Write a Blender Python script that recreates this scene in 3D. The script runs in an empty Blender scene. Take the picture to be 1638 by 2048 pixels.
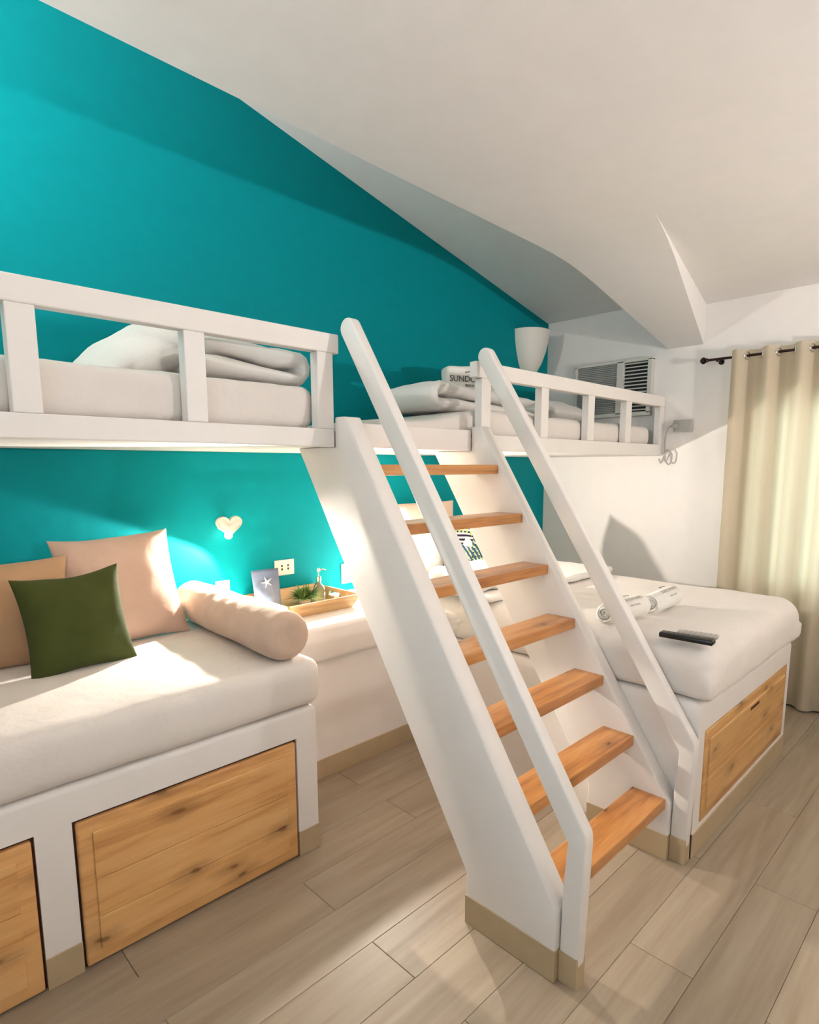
import bpy, bmesh, math, random
from mathutils import Vector, Matrix, noise

random.seed(7)
scene = bpy.context.scene
col = scene.collection
PI = math.pi

# ------------------------------------------------------------------ camera
CAM = dict(f=1198.04, cx=820.42, cy=1109.77, yaw=-0.7758, pitch=-0.1451, roll=-0.0023,
           loc=(-4.4062, -2.8651, 1.542))
cd = bpy.data.cameras.new('camera')
cam = bpy.data.objects.new('camera', cd)
col.objects.link(cam)
cy_, sy_ = math.cos(CAM['yaw']), math.sin(CAM['yaw'])
cp_, sp_ = math.cos(CAM['pitch']), math.sin(CAM['pitch'])
fwd = Vector((-sy_ * cp_, cy_ * cp_, sp_))
rgt = Vector((cy_, sy_, 0))
upv = rgt.cross(fwd)
cr_, sr_ = math.cos(CAM['roll']), math.sin(CAM['roll'])
r2 = rgt * cr_ + upv * sr_
u2 = upv * cr_ - rgt * sr_
rot = Matrix((r2, u2, -fwd)).transposed()
cam.matrix_world = Matrix.Translation(CAM['loc']) @ rot.to_4x4()
cd.sensor_fit = 'HORIZONTAL'
cd.sensor_width = 36.0
cd.lens = 36.0 * CAM['f'] / 1638.0
cd.shift_x = (819.0 - CAM['cx']) / 1638.0
cd.shift_y = (CAM['cy'] - 1024.0) / 1638.0
cd.clip_start = 0.05
scene.camera = cam

# ------------------------------------------------------------------ world, large lights, exposure
scene.view_settings.view_transform = 'Standard'
scene.view_settings.look = 'None'
scene.view_settings.gamma = 1.0
scene.view_settings.use_curve_mapping = False
scene.view_settings.exposure = 0.69

w = bpy.data.worlds.new('world'); scene.world = w
w.use_nodes = True
bg = w.node_tree.nodes['Background']
bg.inputs[0].default_value = (0.90, 1.0, 0.92, 1)
bg.inputs[1].default_value = 1.0


def light(name, kind, loc, energy, color, **kw):
    d = bpy.data.lights.new(name, kind)
    d.energy = energy
    d.color = color
    for k in ('size', 'size_y', 'shape', 'shadow_soft_size', 'spot_size', 'spot_blend'):
        if k in kw:
            setattr(d, k, kw[k])
    o = bpy.data.objects.new(name, d)
    o.location = loc
    if 'aim' in kw:
        o.rotation_euler = Vector(kw['aim']).to_track_quat('-Z', 'Y').to_euler()
    col.objects.link(o)
    return o


# daylight in the two windows (right wall behind the curtain, left wall beside the camera)
light('daylight_window_right', 'AREA', (0.35, -2.5, 1.45), 26, (0.97, 1.0, 0.93), shape='RECTANGLE',
      size=1.5, size_y=1.9, aim=(-1, 0, 0))
light('daylight_window_left', 'AREA', (-5.65, -2.6, 1.5), 19, (0.60, 0.79, 1.0), shape='RECTANGLE',
      size=1.3, size_y=1.5, aim=(1, 0, 0))


# ------------------------------------------------------------------ material helpers
def lin(c):
    return tuple(((v / 255) / 12.92 if v / 255 <= 0.04045 else ((v / 255 + 0.055) / 1.055) ** 2.4) for v in c)


def rgba(c):
    return (*lin(c), 1.0)


class NT:
    def __init__(self, name):
        self.m = bpy.data.materials.new(name)
        self.m.use_nodes = True
        self.t = self.m.node_tree
        self.b = self.t.nodes['Principled BSDF']
        self.out = self.t.nodes['Material Output']

    def n(self, kind, **kw):
        nd = self.t.nodes.new(kind)
        for k, v in kw.items():
            if k.startswith('i_'):
                key = k[2:]
                key = int(key) if key.isdigit() else key.replace('_', ' ')
                nd.inputs[key].default_value = v
            else:
                setattr(nd, k, v)
        return nd

    def l(self, a, b):
        self.t.links.new(a, b)

    def ramp(self, stops, src):
        r = self.n('ShaderNodeValToRGB')
        e = r.color_ramp.elements
        while len(e) < len(stops):
            e.new(0.5)
        for i, (p, c) in enumerate(stops):
            e[i].position = p
            e[i].color = c
        self.l(src, r.inputs[0])
        return r

    def coords(self, scale=(1, 1, 1), which='Object'):
        tc = self.n('ShaderNodeTexCoord')
        mp = self.n('ShaderNodeMapping')
        mp.inputs['Scale'].default_value = scale
        self.l(tc.outputs[which], mp.inputs[0])
        return mp.outputs[0]

    def bump(self, src, strength=0.2, dist=0.01):
        b = self.n('ShaderNodeBump')
        b.inputs['Strength'].default_value = strength
        b.inputs['Distance'].default_value = dist
        self.l(src, b.inputs['Height'])
        self.l(b.outputs[0], self.b.inputs['Normal'])


def m_paint(name, c, rough=0.5, var=0.03, bump=0.12, scale=14, spec=0.35):
    k = NT(name)
    co = k.coords()
    nz = k.n('ShaderNodeTexNoise', i_Scale=scale, i_Detail=5.0)
    k.l(co, nz.inputs['Vector'])
    a = lin(c)
    r = k.ramp([(0.3, (*[v * (1 - var) for v in a], 1)), (0.7, (*[min(1, v * (1 + var)) for v in a], 1))], nz.outputs[0])
    k.l(r.outputs[0], k.b.inputs['Base Color'])
    k.b.inputs['Roughness'].default_value = rough
    k.b.inputs['Specular IOR Level'].default_value = spec
    k.bump(nz.outputs[0], bump, 0.01)
    return k.m


def m_fabric(name, c, rough=0.9, weave=420.0, var=0.06, bump=0.15, sheen=0.2, wrinkle=0.0, wscale=6.0):
    k = NT(name)
    co = k.coords()
    nz = k.n('ShaderNodeTexNoise', i_Scale=9.0, i_Detail=6.0)
    k.l(co, nz.inputs['Vector'])
    a = lin(c)
    r = k.ramp([(0.3, (*[v * (1 - var) for v in a], 1)), (0.7, (*[min(1, v * (1 + var)) for v in a], 1))], nz.outputs[0])
    k.l(r.outputs[0], k.b.inputs['Base Color'])
    k.b.inputs['Roughness'].default_value = rough
    k.b.inputs['Specular IOR Level'].default_value = 0.15
    k.b.inputs['Sheen Weight'].default_value = sheen
    wv = k.n('ShaderNodeTexNoise', i_Scale=weave, i_Detail=2.0)
    k.l(co, wv.inputs['Vector'])
    if wrinkle > 0:
        wr = k.n('ShaderNodeTexNoise', i_Scale=wscale, i_Detail=3.0, i_Distortion=0.4)
        k.l(co, wr.inputs['Vector'])
        mx = k.n('ShaderNodeMath', operation='MULTIPLY_ADD')
        mx.inputs[1].default_value = wrinkle
        k.l(wr.outputs[0], mx.inputs[0])
        ws = k.n('ShaderNodeMath', operation='MULTIPLY'); ws.inputs[1].default_value = 0.15
        k.l(wv.outputs[0], ws.inputs[0]); k.l(ws.outputs[0], mx.inputs[2])
        k.bump(mx.outputs[0], bump, 0.01)
    else:
        k.bump(wv.outputs[0], bump, 0.003)
    return k.m


def m_wood(name, light_c, mid_c, dark_c, axis=0, knots=True, rough=0.4, grain=1.0, rnd=False, plane='XZ'):
    """grain runs along the local axis given"""
    k = NT(name)
    sc = [11, 11, 11]
    sc[axis] = 0.9
    tc = k.n('ShaderNodeTexCoord')
    vec = tc.outputs['Object']
    if rnd:
        oi = k.n('ShaderNodeObjectInfo')
        ml = k.n('ShaderNodeMath', operation='MULTIPLY'); ml.inputs[1].default_value = 37.0
        k.l(oi.outputs['Random'], ml.inputs[0])
        ad = k.n('ShaderNodeVectorMath', operation='ADD')
        k.l(vec, ad.inputs[0]); k.l(ml.outputs[0], ad.inputs[1])
        vec = ad.outputs[0]
    # knots bend the grain
    kn = k.n('ShaderNodeMapping'); ks = [6.0, 6.0, 6.0]; ks[axis] = 2.6
    kn.inputs['Scale'].default_value = ks
    k.l(vec, kn.inputs[0])
    sx = k.n('ShaderNodeSeparateXYZ'); cxy = k.n('ShaderNodeCombineXYZ')
    k.l(kn.outputs[0], sx.inputs[0]); k.l(sx.outputs[0], cxy.inputs[0]); k.l(sx.outputs[2 if plane == 'XZ' else 1], cxy.inputs[1])
    vo = k.n('ShaderNodeTexVoronoi', i_Scale=1.0, i_Randomness=1.0)
    vo.voronoi_dimensions = '2D'
    dn = k.n('ShaderNodeTexNoise', i_Scale=2.5, i_Detail=2.0)
    k.l(cxy.outputs[0], dn.inputs['Vector'])
    vm = k.n('ShaderNodeVectorMath', operation='MULTIPLY_ADD'); vm.inputs[1].default_value = (0.25, 0.25, 0.0)
    k.l(dn.outputs['Color'], vm.inputs[0]); k.l(cxy.outputs[0], vm.inputs[2])
    k.l(vm.outputs[0], vo.inputs['Vector'])
    mp = k.n('ShaderNodeMapping'); mp.inputs['Scale'].default_value = sc
    k.l(vec, mp.inputs[0])
    nz = k.n('ShaderNodeTexNoise', i_Scale=1.6, i_Detail=5.0, i_Distortion=0.6)
    k.l(mp.outputs[0], nz.inputs['Vector'])
    fine = k.n('ShaderNodeTexNoise', i_Scale=9.0, i_Detail=3.0)
    k.l(mp.outputs[0], fine.inputs['Vector'])
    mix = k.n('ShaderNodeMath', operation='MULTIPLY_ADD'); mix.inputs[1].default_value = 0.35
    k.l(fine.outputs[0], mix.inputs[0]); k.l(nz.outputs[0], mix.inputs[2])
    r = k.ramp([(0.42, rgba(light_c)), (0.68, rgba(mid_c)), (0.95, rgba(dark_c))], mix.outputs[0])
    last = r.outputs[0]
    if knots:
        kr = k.ramp([(0.03, (0.9, 0.9, 0.9, 1)), (0.07, (0.4, 0.4, 0.4, 1)), (0.26, (0, 0, 0, 1))], vo.outputs['Distance'])
        mc = k.n('ShaderNodeMix', data_type='RGBA')
        k.l(kr.outputs[0], mc.inputs['Factor'])
        k.l(last, mc.inputs['A'])
        mc.inputs['B'].default_value = (*[v * 0.42 for v in lin(dark_c)], 1)
        last = mc.outputs['Result']
    k.l(last, k.b.inputs['Base Color'])
    k.b.inputs['Roughness'].default_value = rough
    k.bump(mix.outputs[0], 0.12, 0.004)
    return k.m


def m_floor(name):
    k = NT(name)
    tc = k.n('ShaderNodeTexCoord')
    oi = k.n('ShaderNodeObjectInfo')
    ml = k.n('ShaderNodeMath', operation='MULTIPLY'); ml.inputs[1].default_value = 53.0
    k.l(oi.outputs['Random'], ml.inputs[0])
    ad = k.n('ShaderNodeVectorMath', operation='ADD')
    k.l(tc.outputs['Object'], ad.inputs[0]); k.l(ml.outputs[0], ad.inputs[1])
    mp = k.n('ShaderNodeMapping'); mp.inputs['Scale'].default_value = (0.9, 9.0, 1.0)
    k.l(ad.outputs[0], mp.inputs[0])
    nz = k.n('ShaderNodeTexNoise', i_Scale=1.5, i_Detail=6.0, i_Distortion=0.8)
    k.l(mp.outputs[0], nz.inputs['Vector'])
    mp2 = k.n('ShaderNodeMapping'); mp2.inputs['Scale'].default_value = (3.0, 70.0, 1.0)
    k.l(ad.outputs[0], mp2.inputs[0])
    fi = k.n('ShaderNodeTexNoise', i_Scale=1.0, i_Detail=3.0)
    k.l(mp2.outputs[0], fi.inputs['Vector'])
    mix = k.n('ShaderNodeMath', operation='MULTIPLY_ADD'); mix.inputs[1].default_value = 0.35
    k.l(fi.outputs[0], mix.inputs[0]); k.l(nz.outputs[0], mix.inputs[2])
    r = k.ramp([(0.4, rgba((140, 123, 104))), (0.68, rgba((155, 140, 120))), (0.95, rgba((166, 152, 133)))], mix.outputs[0])
    hs = k.n('ShaderNodeHueSaturation')
    mr = k.n('ShaderNodeMapRange'); mr.inputs['To Min'].default_value = 0.93; mr.inputs['To Max'].default_value = 1.05
    k.l(oi.outputs['Random'], mr.inputs[0]); k.l(mr.outputs[0], hs.inputs['Value'])
    k.l(r.outputs[0], hs.inputs['Color'])
    k.l(hs.outputs[0], k.b.inputs['Base Color'])
    k.b.inputs['Roughness'].default_value = 0.42
    k.b.inputs['Specular IOR Level'].default_value = 0.4
    k.bump(mix.outputs[0], 0.08, 0.003)
    return k.m


def m_plain(name, c, rough=0.5, metal=0.0, spec=0.5, emit=0.0):
    k = NT(name)
    k.b.inputs['Base Color'].default_value = rgba(c)
    k.b.inputs['Roughness'].default_value = rough
    k.b.inputs['Metallic'].default_value = metal
    k.b.inputs['Specular IOR Level'].default_value = spec
    if emit:
        k.b.inputs['Emission Color'].default_value = rgba(c)
        k.b.inputs['Emission Strength'].default_value = emit
    return k.m


def m_glass(name, c=(240, 250, 248), rough=0.03):
    k = NT(name)
    k.b.inputs['Base Color'].default_value = rgba(c)
    k.b.inputs['Roughness'].default_value = rough
    k.b.inputs['Transmission Weight'].default_value = 1.0
    k.b.inputs['IOR'].default_value = 1.45
    return k.m


def m_curtain(name, c):
    k = NT(name)
    co = k.coords((60, 400, 400))
    nz = k.n('ShaderNodeTexNoise', i_Scale=1.0, i_Detail=2.0)
    k.l(co, nz.inputs['Vector'])
    k.b.inputs['Base Color'].default_value = rgba(c)
    k.b.inputs['Roughness'].default_value = 0.9
    k.b.inputs['Specular IOR Level'].default_value = 0.1
    tr = k.n('ShaderNodeBsdfTranslucent')
    tr.inputs[0].default_value = rgba((222, 220, 200))
    ms = k.n('ShaderNodeMixShader')
    ms.inputs[0].default_value = 0.36
    k.l(k.b.outputs[0], ms.inputs[1]); k.l(tr.outputs[0], ms.inputs[2])
    k.l(ms.outputs[0], k.out.inputs['Surface'])
    k.bump(nz.outputs[0], 0.1, 0.002)
    return k.m


M = {}
M['white'] = m_paint('white_plaster_paint', (232, 227, 222), 0.42, 0.015, 0.10, 9)
M['wall'] = m_paint('white_wall_paint', (233, 229, 225), 0.5, 0.012, 0.12, 12)
M['ceil'] = m_paint('ceiling_paint', (234, 231, 228), 0.7, 0.015, 0.15, 10)
M['teal'] = m_paint('teal_wall_paint', (0, 134, 141), 0.6, 0.03, 0.12, 16, 0.08)
M['skirt'] = m_paint('beige_skirting_paint', (180, 160, 128), 0.5, 0.04, 0.1, 18)
M['grout'] = m_paint('grout', (122, 104, 85), 0.9)
M['floor'] = m_floor('wood_look_tile')
M['pine_x'] = m_wood('pine_boards', (230, 184, 126), (220, 168, 106), (184, 126, 74), 0)
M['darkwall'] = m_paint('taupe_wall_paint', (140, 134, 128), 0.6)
M['pine_z'] = m_wood('pine_edge', (204, 152, 90), (192, 136, 74), (154, 98, 48), 0, False)
M['pine_r'] = m_wood('pale_pine_boards', (216, 174, 118), (206, 160, 102), (182, 128, 72), 0, True, rnd=True)
M['tread'] = m_wood('varnished_pine_tread', (208, 154, 96), (188, 128, 72), (130, 78, 42), 0, True, 0.28, rnd=True, plane='XY')
M['stain'] = m_plain('dark_stain', (66, 26, 18), 0.7)
M['sheet'] = m_fabric('white_cotton_sheet', (224, 217, 210), 0.9, 300, 0.02, 0.26, 0.15, 2.3, 11.0)
M['sheet2'] = m_fabric('white_duvet_cotton', (232, 228, 222), 0.9, 300, 0.02, 0.25, 0.15, 2.2, 8.0)
M['towel'] = m_fabric('white_terry', (232, 228, 220), 0.95, 260, 0.03, 0.5, 0.4)
M['pink'] = m_fabric('blush_linen', (206, 176, 158), 0.9, 500, 0.05, 0.2, 0.2, 2.0, 8.0)
M['beige'] = m_fabric('tan_linen', (188, 152, 118), 0.9, 500, 0.07, 0.2, 0.2)
M['beige2'] = m_fabric('sand_linen', (206, 180, 160), 0.9, 500, 0.06, 0.2, 0.2, 3.0, 9.0)
M['green'] = m_fabric('moss_green_cotton', (64, 72, 32), 0.9, 500, 0.12, 0.2, 0.1)
M['curtain'] = m_curtain('cream_curtain', (212, 196, 174))
M['bronze'] = m_plain('dark_bronze', (46, 30, 28), 0.35, 0.8)
M['chrome'] = m_plain('bright_steel', (225, 225, 222), 0.18, 1.0)
M['shade'] = m_paint('sconce_plaster', (226, 222, 212), 0.6, 0.01, 0.05)
M['plastic'] = m_plain('white_plastic', (232, 224, 212), 0.35)
M['slot'] = m_plain('dark_slot', (34, 30, 28), 0.6)
M['acbody'] = m_plain('air_conditioner_plastic', (206, 204, 196), 0.45)
M['acgrey'] = m_plain('grey_grille', (158, 160, 156), 0.6)
M['acdark'] = m_plain('dark_louver_gap', (22, 28, 26), 0.7)
M['cord'] = m_plain('grey_cord', (168, 166, 160), 0.5)
M['cordk'] = m_plain('slate_cord', (96, 104, 112), 0.5)
M['black'] = m_plain('black_plastic', (16, 15, 16), 0.35)
M['buttonk'] = m_plain('charcoal_rubber', (70, 70, 70), 0.6)
M['silver'] = m_plain('pale_grey_plastic', (176, 172, 166), 0.4)
M['tray'] = m_wood('tray_wood', (214, 184, 138), (202, 168, 120), (170, 132, 84), 0, False, 0.5)
M['pouch'] = m_fabric('slate_blue_pouch', (104, 118, 142), 0.7, 90, 0.25, 0.3, 0.0)
M['ink'] = m_plain('grey_print', (86, 84, 82), 0.8)
M['inkpale'] = m_plain('pale_grey_print', (160, 156, 150), 0.8)
M['starfish'] = m_plain('white_starfish', (240, 236, 228), 0.8)
M['glass'] = m_glass('clear_glass')
M['pane'] = m_glass('window_glass', (250, 255, 252), 0.0)
M['frost'] = m_plain('pearl_glass', (240, 232, 220), 0.25)
M['frost'].node_tree.nodes['Principled BSDF'].inputs['Transmission Weight'].default_value = 0.55
M['bulb'] = m_plain('lit_bulb', (255, 236, 206), 0.4, emit=14.0)
M['lampglow'] = m_plain('lit_lamp_globe', (255, 226, 190), 0.4, emit=6.0)
M['leaf'] = m_fabric('sprig_green', (104, 140, 80), 0.7, 60, 0.3, 0.1, 0.0)
M['paper'] = m_plain('white_card', (246, 244, 238), 0.7)


def m_floral(name):
    k = NT(name)
    k.b.inputs['Roughness'].default_value = 0.9
    tc = k.n('ShaderNodeTexCoord')
    base = k.n('ShaderNodeRGB'); base.outputs[0].default_value = rgba((238, 236, 228))
    last = base.outputs[0]
    leaves = [((0.6, -0.25, 0.5), 5.5, (36, 26, 48), 0.50, 1.7), ((-0.3, 0.2, 0.9), 5.5, (164, 186, 116), 0.53, 4.2),
              ((0.2, 0.4, -0.5), 4.5, (46, 88, 112), 0.62, 9.1), ((0.9, -0.1, 0.2), 5.0, (214, 150, 120), 0.66, 13.3)]
    for ax, sc, c, th, off in leaves:
        mp = k.n('ShaderNodeMapping'); mp.inputs['Location'].default_value = (off, off * 0.7, off * 0.3)
        mp.inputs['Rotation'].default_value = (0, ax[0] * 2.2, 0)
        mp.inputs['Scale'].default_value = (1, 1, 1)
        k.l(tc.outputs['Object'], mp.inputs[0])
        big = k.n('ShaderNodeTexNoise', i_Scale=sc, i_Detail=0.5)
        k.l(mp.outputs[0], big.inputs['Vector'])
        wv = k.n('ShaderNodeTexWave', i_Scale=11.0, i_Distortion=3.0)
        wv.inputs['Detail'].default_value = 0.0
        k.l(mp.outputs[0], wv.inputs['Vector'])
        mk = k.n('ShaderNodeMath', operation='GREATER_THAN'); mk.inputs[1].default_value = th - 0.06
        k.l(big.outputs[0], mk.inputs[0])
        mw = k.n('ShaderNodeMath', operation='GREATER_THAN'); mw.inputs[1].default_value = 0.42
        k.l(wv.outputs['Fac'], mw.inputs[0])
        mm = k.n('ShaderNodeMath', operation='MULTIPLY')
        k.l(mk.outputs[0], mm.inputs[0]); k.l(mw.outputs[0], mm.inputs[1])
        mc = k.n('ShaderNodeMix', data_type='RGBA')
        k.l(mm.outputs[0], mc.inputs['Factor']); k.l(last, mc.inputs['A'])
        mc.inputs['B'].default_value = rgba(c)
        last = mc.outputs['Result']
    k.l(last, k.b.inputs['Base Color'])
    return k.m


M['floral'] = m_floral('palm_leaf_print')


# ------------------------------------------------------------------ object helpers
ORIGIN = {}


def thing(name, label, cat, loc, group=None):
    o = bpy.data.objects.new(name, None)
    o.empty_display_size = 0.1
    o.location = loc
    o['label'] = label
    o['category'] = cat
    if group:
        o['group'] = group
    col.objects.link(o)
    ORIGIN[o.name] = Vector(loc)
    return o


def tag(o, label, cat, group=None):
    o['label'] = label
    o['category'] = cat
    if group:
        o['group'] = group
    return o


def smooth(me, angle=None):
    for p in me.polygons:
        p.use_smooth = True
    if angle is not None:
        bm = bmesh.new(); bm.from_mesh(me)
        for e in bm.edges:
            if len(e.link_faces) == 2 and e.calc_face_angle(0) > angle:
                e.smooth = False
        bm.to_mesh(me); bm.free()


def obj(name, bm, mat, parent=None, loc=None, shade=None, label=None):
    """bm in world coordinates; parent -> stored relative to the root origin, else origin at loc / base centre"""
    bmesh.ops.recalc_face_normals(bm, faces=bm.faces[:])
    if parent is not None:
        org = ORIGIN[parent.name]
    elif loc is not None:
        org = Vector(loc)
    else:
        xs = [v.co.x for v in bm.verts]; ys = [v.co.y for v in bm.verts]; zs = [v.co.z for v in bm.verts]
        org = Vector(((min(xs) + max(xs)) / 2, (min(ys) + max(ys)) / 2, min(zs)))
    bmesh.ops.translate(bm, verts=bm.verts[:], vec=-org)
    me = bpy.data.meshes.new(name)
    bm.to_mesh(me); bm.free()
    if shade is not None:
        smooth(me, shade)
    me.materials.append(M[mat] if isinstance(mat, str) else mat)
    o = bpy.data.objects.new(name, me)
    col.objects.link(o)
    if parent is not None:
        o.parent = parent
        ORIGIN[o.name] = org
    else:
        o.location = org
        ORIGIN[o.name] = org
    if label:
        o['label'] = label
    return o


def struct(name, bm, mat, shade=None):
    o = obj(name, bm, mat, None, (0, 0, 0), shade)
    o['kind'] = 'structure'
    return o


def BM():
    return bmesh.new()


def box(bm, a, b, bev=0.0, seg=2):
    x0, x1 = sorted((a[0], b[0])); y0, y1 = sorted((a[1], b[1])); z0, z1 = sorted((a[2], b[2]))
    vs = [bm.verts.new(c) for c in ((x0, y0, z0), (x1, y0, z0), (x1, y1, z0), (x0, y1, z0),
                                     (x0, y0, z1), (x1, y0, z1), (x1, y1, z1), (x0, y1, z1))]
    fs = [bm.faces.new([vs[i] for i in f]) for f in
          ((0, 3, 2, 1), (4, 5, 6, 7), (0, 1, 5, 4), (1, 2, 6, 5), (2, 3, 7, 6), (3, 0, 4, 7))]
    if bev > 0:
        es = list({e for f in fs for e in f.edges})
        bmesh.ops.bevel(bm, geom=es, offset=bev, segments=seg, affect='EDGES', profile=0.5)
    return bm


def box_top(bm, a, b, r, seg=4):
    """box with only its top edges rounded"""
    n0 = set(bm.faces)
    box(bm, a, b)
    zt = max(a[2], b[2])
    es = [e for e in {e for f in bm.faces if f not in n0 for e in f.edges} if all(abs(v.co.z - zt) < 1e-6 for v in e.verts)]
    bmesh.ops.bevel(bm, geom=es, offset=r, segments=seg, affect='EDGES', profile=0.5)


def prism(bm, poly, axis, a, b, bev=0.0, seg=2):
    """poly: 2D points; axis 'X' -> poly in (Y,Z); 'Y' -> (X,Z); 'Z' -> (X,Y)"""
    def P(p, t):
        return {'X': (t, p[0], p[1]), 'Y': (p[0], t, p[1]), 'Z': (p[0], p[1], t)}[axis]
    va = [bm.verts.new(P(p, a)) for p in poly]
    vb = [bm.verts.new(P(p, b)) for p in poly]
    n = len(poly)
    fs = [bm.faces.new(va), bm.faces.new(vb[::-1])]
    for i in range(n):
        fs.append(bm.faces.new((va[i], vb[i], vb[(i + 1) % n], va[(i + 1) % n])))
    bmesh.ops.recalc_face_normals(bm, faces=fs)
    if bev > 0:
        es = list({e for f in fs for e in f.edges if e.calc_face_angle(0) > 0.5})
        bmesh.ops.bevel(bm, geom=es, offset=bev, segments=seg, affect='EDGES', profile=0.5)
    return bm


def lathe(bm, prof, c=(0, 0, 0), n=28, a0=0.0, a1=2 * PI, axis=None):
    full = abs(a1 - a0 - 2 * PI) < 1e-6
    rings = []
    k = n if full else n + 1
    for r, z in prof:
        ring = []
        for i in range(k):
            t = a0 + (a1 - a0) * i / n
            ring.append(bm.verts.new((c[0] + r * math.cos(t), c[1] + r * math.sin(t), c[2] + z)))
        rings.append(ring)
    for a, b in zip(rings, rings[1:]):
        for i in range(k if full else k - 1):
            j = (i + 1) % k
            bm.faces.new((a[i], a[j], b[j], b[i]))
    return rings


def tube(bm, pts, r, n=10, cap=True):
    pts = [Vector(p) for p in pts]
    rings = []
    up = Vector((0.13, 0.21, 0.97))
    for i, p in enumerate(pts):
        d = (pts[min(i + 1, len(pts) - 1)] - pts[max(i - 1, 0)]).normalized()
        u = d.cross(up)
        if u.length < 1e-4:
            u = d.cross(Vector((1, 0, 0)))
        u.normalize(); v = d.cross(u)
        rr = r[i] if isinstance(r, (list, tuple)) else r
        rings.append([bm.verts.new(p + (u * math.cos(2 * PI * k / n) + v * math.sin(2 * PI * k / n)) * rr) for k in range(n)])
    for a, b in zip(rings, rings[1:]):
        for i in range(n):
            j = (i + 1) % n
            bm.faces.new((a[i], a[j], b[j], b[i]))
    if cap:
        bm.faces.new(rings[0][::-1]); bm.faces.new(rings[-1])


def catmull(pts, n=8):
    pts = [Vector(p) for p in pts]
    out = []
    P = [pts[0]] + pts + [pts[-1]]
    for i in range(1, len(P) - 2):
        for k in range(n):
            t = k / n
            a, b, c, d = P[i - 1], P[i], P[i + 1], P[i + 2]
            out.append(0.5 * ((2 * b) + (c - a) * t + (2 * a - 5 * b + 4 * c - d) * t * t + (3 * b - a - 3 * c + d) * t ** 3))
    out.append(pts[-1])
    return out


def fbm(p, s, seed=0.0, oct=3):
    q = Vector(p) * s + Vector((seed, seed * 1.7, seed * 0.6))
    return noise.fractal(q, 1.0, 2.0, oct)


def soft_slab(bm, a, b, rad=0.06, nx=40, ny=24, nz=6, amp=0.006, s=5.0, seed=0.0, sag=None, rbot=None):
    """rounded mattress-like block with soft, slightly wavy surface; built from a subdivided box remapped to a rounded box"""
    a = Vector(a); b = Vector(b)
    c = (a + b) / 2; h = (b - a) / 2
    verts = {}

    def V(i, j, k):
        key = (i, j, k)
        if key in verts:
            return verts[key]
        def cl(t, n):  # cluster samples near the ends
            u = 2 * t / n - 1
            return math.copysign(1 - (1 - abs(u)) ** 1.35, u) if n > 3 else u
        p = Vector((cl(i, nx) * h.x, cl(j, ny) * h.y, cl(k, nz) * h.z))
        r = rad if (p.z >= 0 or rbot is None) else rbot
        r = min(r, h.z * 0.98)
        q = Vector((max(-h.x + r, min(h.x - r, p.x)), max(-h.y + r, min(h.y - r, p.y)), max(-h.z + r, min(h.z - r, p.z))))
        d = p - q
        if d.length > 1e-9:
            m = max(abs(d.x), abs(d.y), abs(d.z))
            p = q + d.normalized() * min(r, m if False else r) * (m / r)
        w_ = c + p
        nrm = d.normalized() if d.length > 1e-9 else Vector((0, 0, 1 if p.z > 0 else -1))
        w_ += nrm * amp * fbm(w_, s, seed)
        if sag:
            w_ = sag(w_, (w_.z - a.z) / (b.z - a.z))
        verts[key] = bm.verts.new(w_)
        return verts[key]
    for i in range(nx):
        for j in range(ny):
            bm.faces.new((V(i, j, 0), V(i, j + 1, 0), V(i + 1, j + 1, 0), V(i + 1, j, 0)))
            bm.faces.new((V(i, j, nz), V(i + 1, j, nz), V(i + 1, j + 1, nz), V(i, j + 1, nz)))
    for i in range(nx):
        for k in range(nz):
            bm.faces.new((V(i, 0, k), V(i + 1, 0, k), V(i + 1, 0, k + 1), V(i, 0, k + 1)))
            bm.faces.new((V(i, ny, k), V(i, ny, k + 1), V(i + 1, ny, k + 1), V(i + 1, ny, k)))
    for j in range(ny):
        for k in range(nz):
            bm.faces.new((V(0, j, k), V(0, j, k + 1), V(0, j + 1, k + 1), V(0, j + 1, k)))
            bm.faces.new((V(nx, j, k), V(nx, j + 1, k), V(nx, j + 1, k + 1), V(nx, j, k + 1)))


def cushion(name, w_, h_, t_, mat, loc, rot, ear=0.05, n=30, amp=0.006, seed=1.0, power=2.6, dent=0.0):
    """upright cushion: width X, height Z (bottom at local 0), thickness Y"""
    bm = BM()
    F = [[None] * (n + 1) for _ in range(n + 1)]
    B = [[None] * (n + 1) for _ in range(n + 1)]
    for i in range(n + 1):
        for j in range(n + 1):
            u = math.sin((2 * i / n - 1) * PI / 2); v = math.sin((2 * j / n - 1) * PI / 2)
            x = u * w_ / 2 * (1 - ear * (1 - v * v) * 1.6)
            z = v * h_ / 2 * (1 - ear * (1 - u * u) * 1.6)
            th = t_ / 2 * ((1 - abs(u) ** power) * (1 - abs(v) ** power)) ** 0.62
            wob = fbm((x, z, 0.3), 7.0, seed) * amp * 2
            edge = (1 - abs(u) ** 6) * (1 - abs(v) ** 6)
            d = dent * math.exp(-((u - 0.2) ** 2 + (v - 0.75) ** 2) * 8)
            z2 = z + h_ / 2 - d * h_ + fbm((x, z, 3), 3.0, seed) * 0.008
            F[i][j] = bm.verts.new((x, -th - wob * edge, z2))
            on_edge = i in (0, n) or j in (0, n)
            B[i][j] = F[i][j] if on_edge else bm.verts.new((x, th + wob * edge, z2))
    for i in range(n):
        for j in range(n):
            bm.faces.new((F[i][j], F[i + 1][j], F[i + 1][j + 1], F[i][j + 1]))
            q = (B[i][j], B[i][j + 1], B[i + 1][j + 1], B[i + 1][j])
            bm.faces.new(q)
    o = obj(name, bm, mat, None, (0, 0, 0), 9.0)
    o.location = loc
    o.rotation_euler = rot
    return o


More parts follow.
